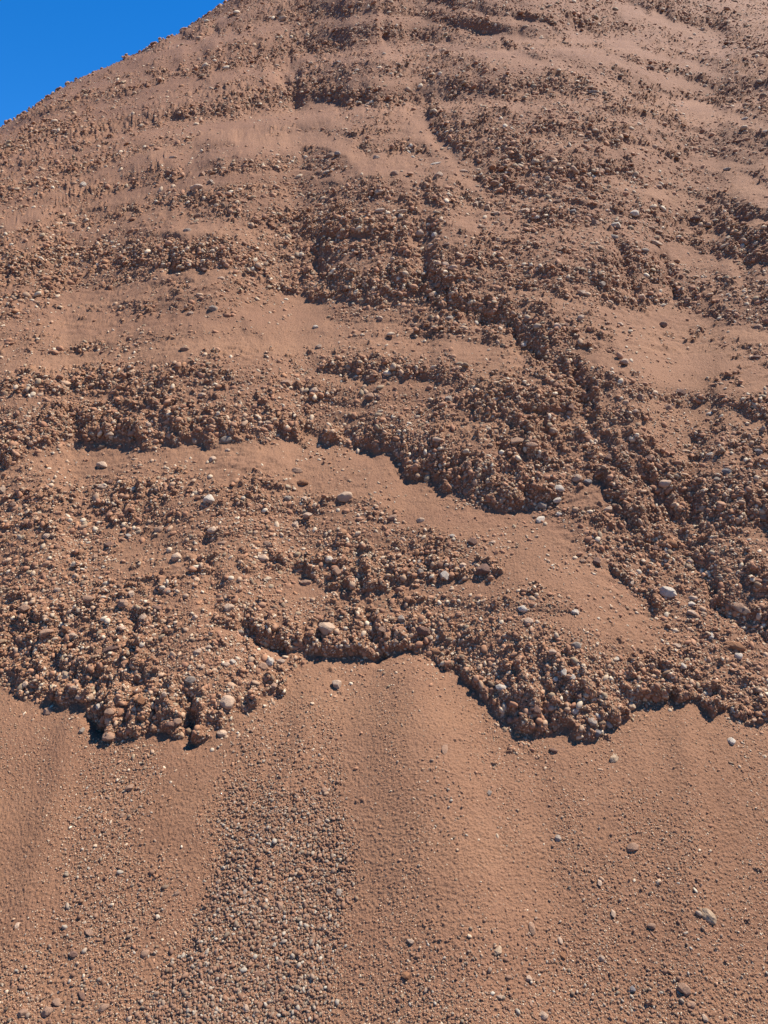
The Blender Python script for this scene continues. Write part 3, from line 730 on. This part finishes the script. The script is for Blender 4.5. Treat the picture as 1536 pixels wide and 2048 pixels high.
for ln in STONES.strip().splitlines():
    for it in ln.split(';'):
        q = it.split()
        items.append((float(q[0]), float(q[1]), float(q[2]), float(q[3]), q[4], float(q[5])))
items.sort(key=lambda q: -q[2] * q[3])
items = items[:300]
SPECIAL = {
 (650,1255): "largest pinkish white boulder lodged at the rim above the central sand fan",
 (674,1370): "lone pale stone lying by itself high on the smooth central sand fan",
 (455,1405): "big pale angular block at the left edge of the central sand fan",
 (1333,1184): "big whitish oval stone overhanging a dark hollow on the right side",
 (1415,1830): "yellowish flat broken slab lying alone on the lower right sand",
 (689,995): "big smooth pinkish stone beside the middle sand drift",
 (996,1903): "yellowish triangular chip low on the sand right of the gravel streak",
 (1366,1978): "reddish tan triangular flake near the bottom right corner",
 (135,1354): "yellowish round stone over a black shadow at the lower left outcrop",
 (426,616): "grey-white stone alone on the sandy bench in the upper middle left",
 (1174,964): "slate grey pebble at the tip of the small sand wedge on the right",
 (1193,1466): "slate blue rounded pebble at the lowest tip of the right outcrop",
 (1035,885): "long thin tan sliver lying beside a flat tan stone, right of centre",
 (889,1498): "short upright tan splinter half buried in the central sand fan",
 (1227,1519): "yellowish split stone standing alone below the right outcrop",
 (1463,1482): "whitish stone half sunk in the smooth sand at the far right",
 (1265,1697): "flat tan stone alone on the gritty sand, lower right of centre",
 (1150,1292): "grey upright slab sticking out of the right outcrop over a dark hollow",
 (968,1142): "dark brown knobbly lump at the right end of the middle pebble band",
 (605,964): "bright orange stone on the left part of the middle bench",
 (1081,1040): "tall whitish stone leaning on the upper edge of the right sand drift",
 (1470,1293): "orange-pink flat slab low on the right-hand rock slope",
 (1480,1216): "long tan slab above the dark slanting gully at the far right",
 (95,2020): "largest tan stone in the bottom left corner",
}
def where(x, y):
    foot = np.interp(x, [q[0] for q in LEDGES[0][1]], [q[1] for q in LEDGES[0][1]])
    if y > foot + 4:
        if 380 < x < 700 and y > 1570: return "in the near gravel streak"
        if x <= 380: return "on the near left sand"
        if x < 1000: return "on the near central sand"
        return "on the near right sand" if y > 1600 else "on sand under the right outcrop"
    if y > 1040:
        if x < 250: return "in the lower left outcrop" if y > 1230 else "on the rubble above the lower left outcrop"
        if x < 500: return "in the outcrop left of the central fan" if y > 1230 else "on the rubble ridge at middle left"
        if x < 760: return "just above the top of the central fan" if y > 1190 else "in the pebble band left of centre"
        if x < 1010: return "on the dark ledge right of the central fan" if y > 1190 else "in the central pebble band"
        if x < 1290: return "in the lower right outcrop" if y > 1160 else "along the right sand drift"
        return "on the far right rock slope"
    if y > 740:
        if x < 480: return "around the left middle bench"
        if x < 800: return "around the central middle bench"
        if x < 1100: return "on the ledge above the slanting sand drift"
        return "on the knobbly slope at middle right" if x < 1300 else "on the far right slope below its sandy bench"
    if y > 500:
        if x < 500: return "on the left sandy bench"
        if x < 1000: return "on the central sandy bench"
        return "around the right sandy bench"
    if y > 255:
        if x < 480: return "on the upper left terraces"
        if x < 740: return "on the upper slope left of centre"
        if x < 920: return "on the upper central sand"
        if x < 1160: return "on the upper slope right of centre"
        return "on the upper right slope"
    return "near the hill top on the left" if x < 800 else "near the hill top on the right"
recs = []
for (x, y, ww, hh, tn, rot) in items:
    shape = "long" if ww > 2.2 * hh else ("flat" if ww > 1.6 * hh else ("round" if ww < 1.2 * hh else "oval"))
    size = "large" if ww * hh > 330 else ("medium" if ww * hh > 170 else "small")
    recs.append([x, y, ww, hh, tn, rot, SPECIAL.get((int(x), int(y))), (size, TONES[tn][1], shape, where(x, y))])
from collections import defaultdict
grp = defaultdict(list)
for r_ in recs:
    if r_[6] is None: grp[r_[7]].append(r_)
ORD = ["leftmost", "second from left", "third from left", "fourth from left", "fifth from left", "sixth from left", "seventh from left", "eighth from left"]
for (size, tone, shape, wh), L in grp.items():
    if len(L) == 1: L[0][6] = "%s %s %s stone %s" % (size, tone, shape, wh)
    else:
        L.sort(key=lambda q: q[0])
        for k, q in enumerate(L):
            o_ = "rightmost" if k == len(L) - 1 else ORD[min(k, 7)]
            q[6] = "%s, %s %s %s stone %s" % (o_, size, tone, shape, wh)
right = np.array([1.0, 0, 0]); upv = np.array([0, -math.sin(PITCH), math.cos(PITCH)])
from mathutils import Matrix
for k, (x, y, ww, hh, tn, rot, lab, key) in enumerate(recs):
    ix = int(at(x, y))
    if ix < 0: continue
    p = VP[ix]; dp = DEPf[ix]; n = NSf[ix].copy()
    n = n * .75 + np.array([-.05, -.15, .5]) * .5; n /= np.linalg.norm(n)
    a = math.radians(rot)
    dirv = right * math.cos(a) + upv * math.sin(a)
    # lay the long axis in the ground plane along that bearing
    vd = p - np.array([0, 0, CAM_Z]); vd /= np.linalg.norm(vd)
    e1 = dirv - vd * (dirv @ n) / (vd @ n) if abs(vd @ n) > .35 else dirv - n * (dirv @ n)
    e1 /= np.linalg.norm(e1); e2 = np.cross(n, e1)
    sxx = ww * .52 * dp / FPX; syy = hh * .52 * dp / FPX
    rnd = random.Random(k * 7 + 1)
    szz = syy * (.9 if hh > .6 * ww else .95)
    syy2 = min(max(syy * 1.15, sxx * .5), sxx * 1.2)
    me = rnd.choice(ANG if (tn in 'yob' or rnd.random() < .6) else ROUND)
    cen = p + n * szz * .16
    Mx = Matrix(((e1[0] * sxx, e2[0] * syy2, n[0] * szz, cen[0]), (e1[1] * sxx, e2[1] * syy2, n[1] * szz, cen[1]), (e1[2] * sxx, e2[2] * syy2, n[2] * szz, cen[2]), (0, 0, 0, 1)))
    o = bpy.data.objects.new("stone", me)
    COL.objects.link(o)
    o.matrix_world = Mx
    cb = .66 * np.array(TONES[tn][0]) * rnd.uniform(.9, 1.1)
    o.color = (cb[0], cb[1], cb[2], 1)
    o["label"] = lab; o["category"] = "stone"; o["group"] = "single stones lying on the slope"
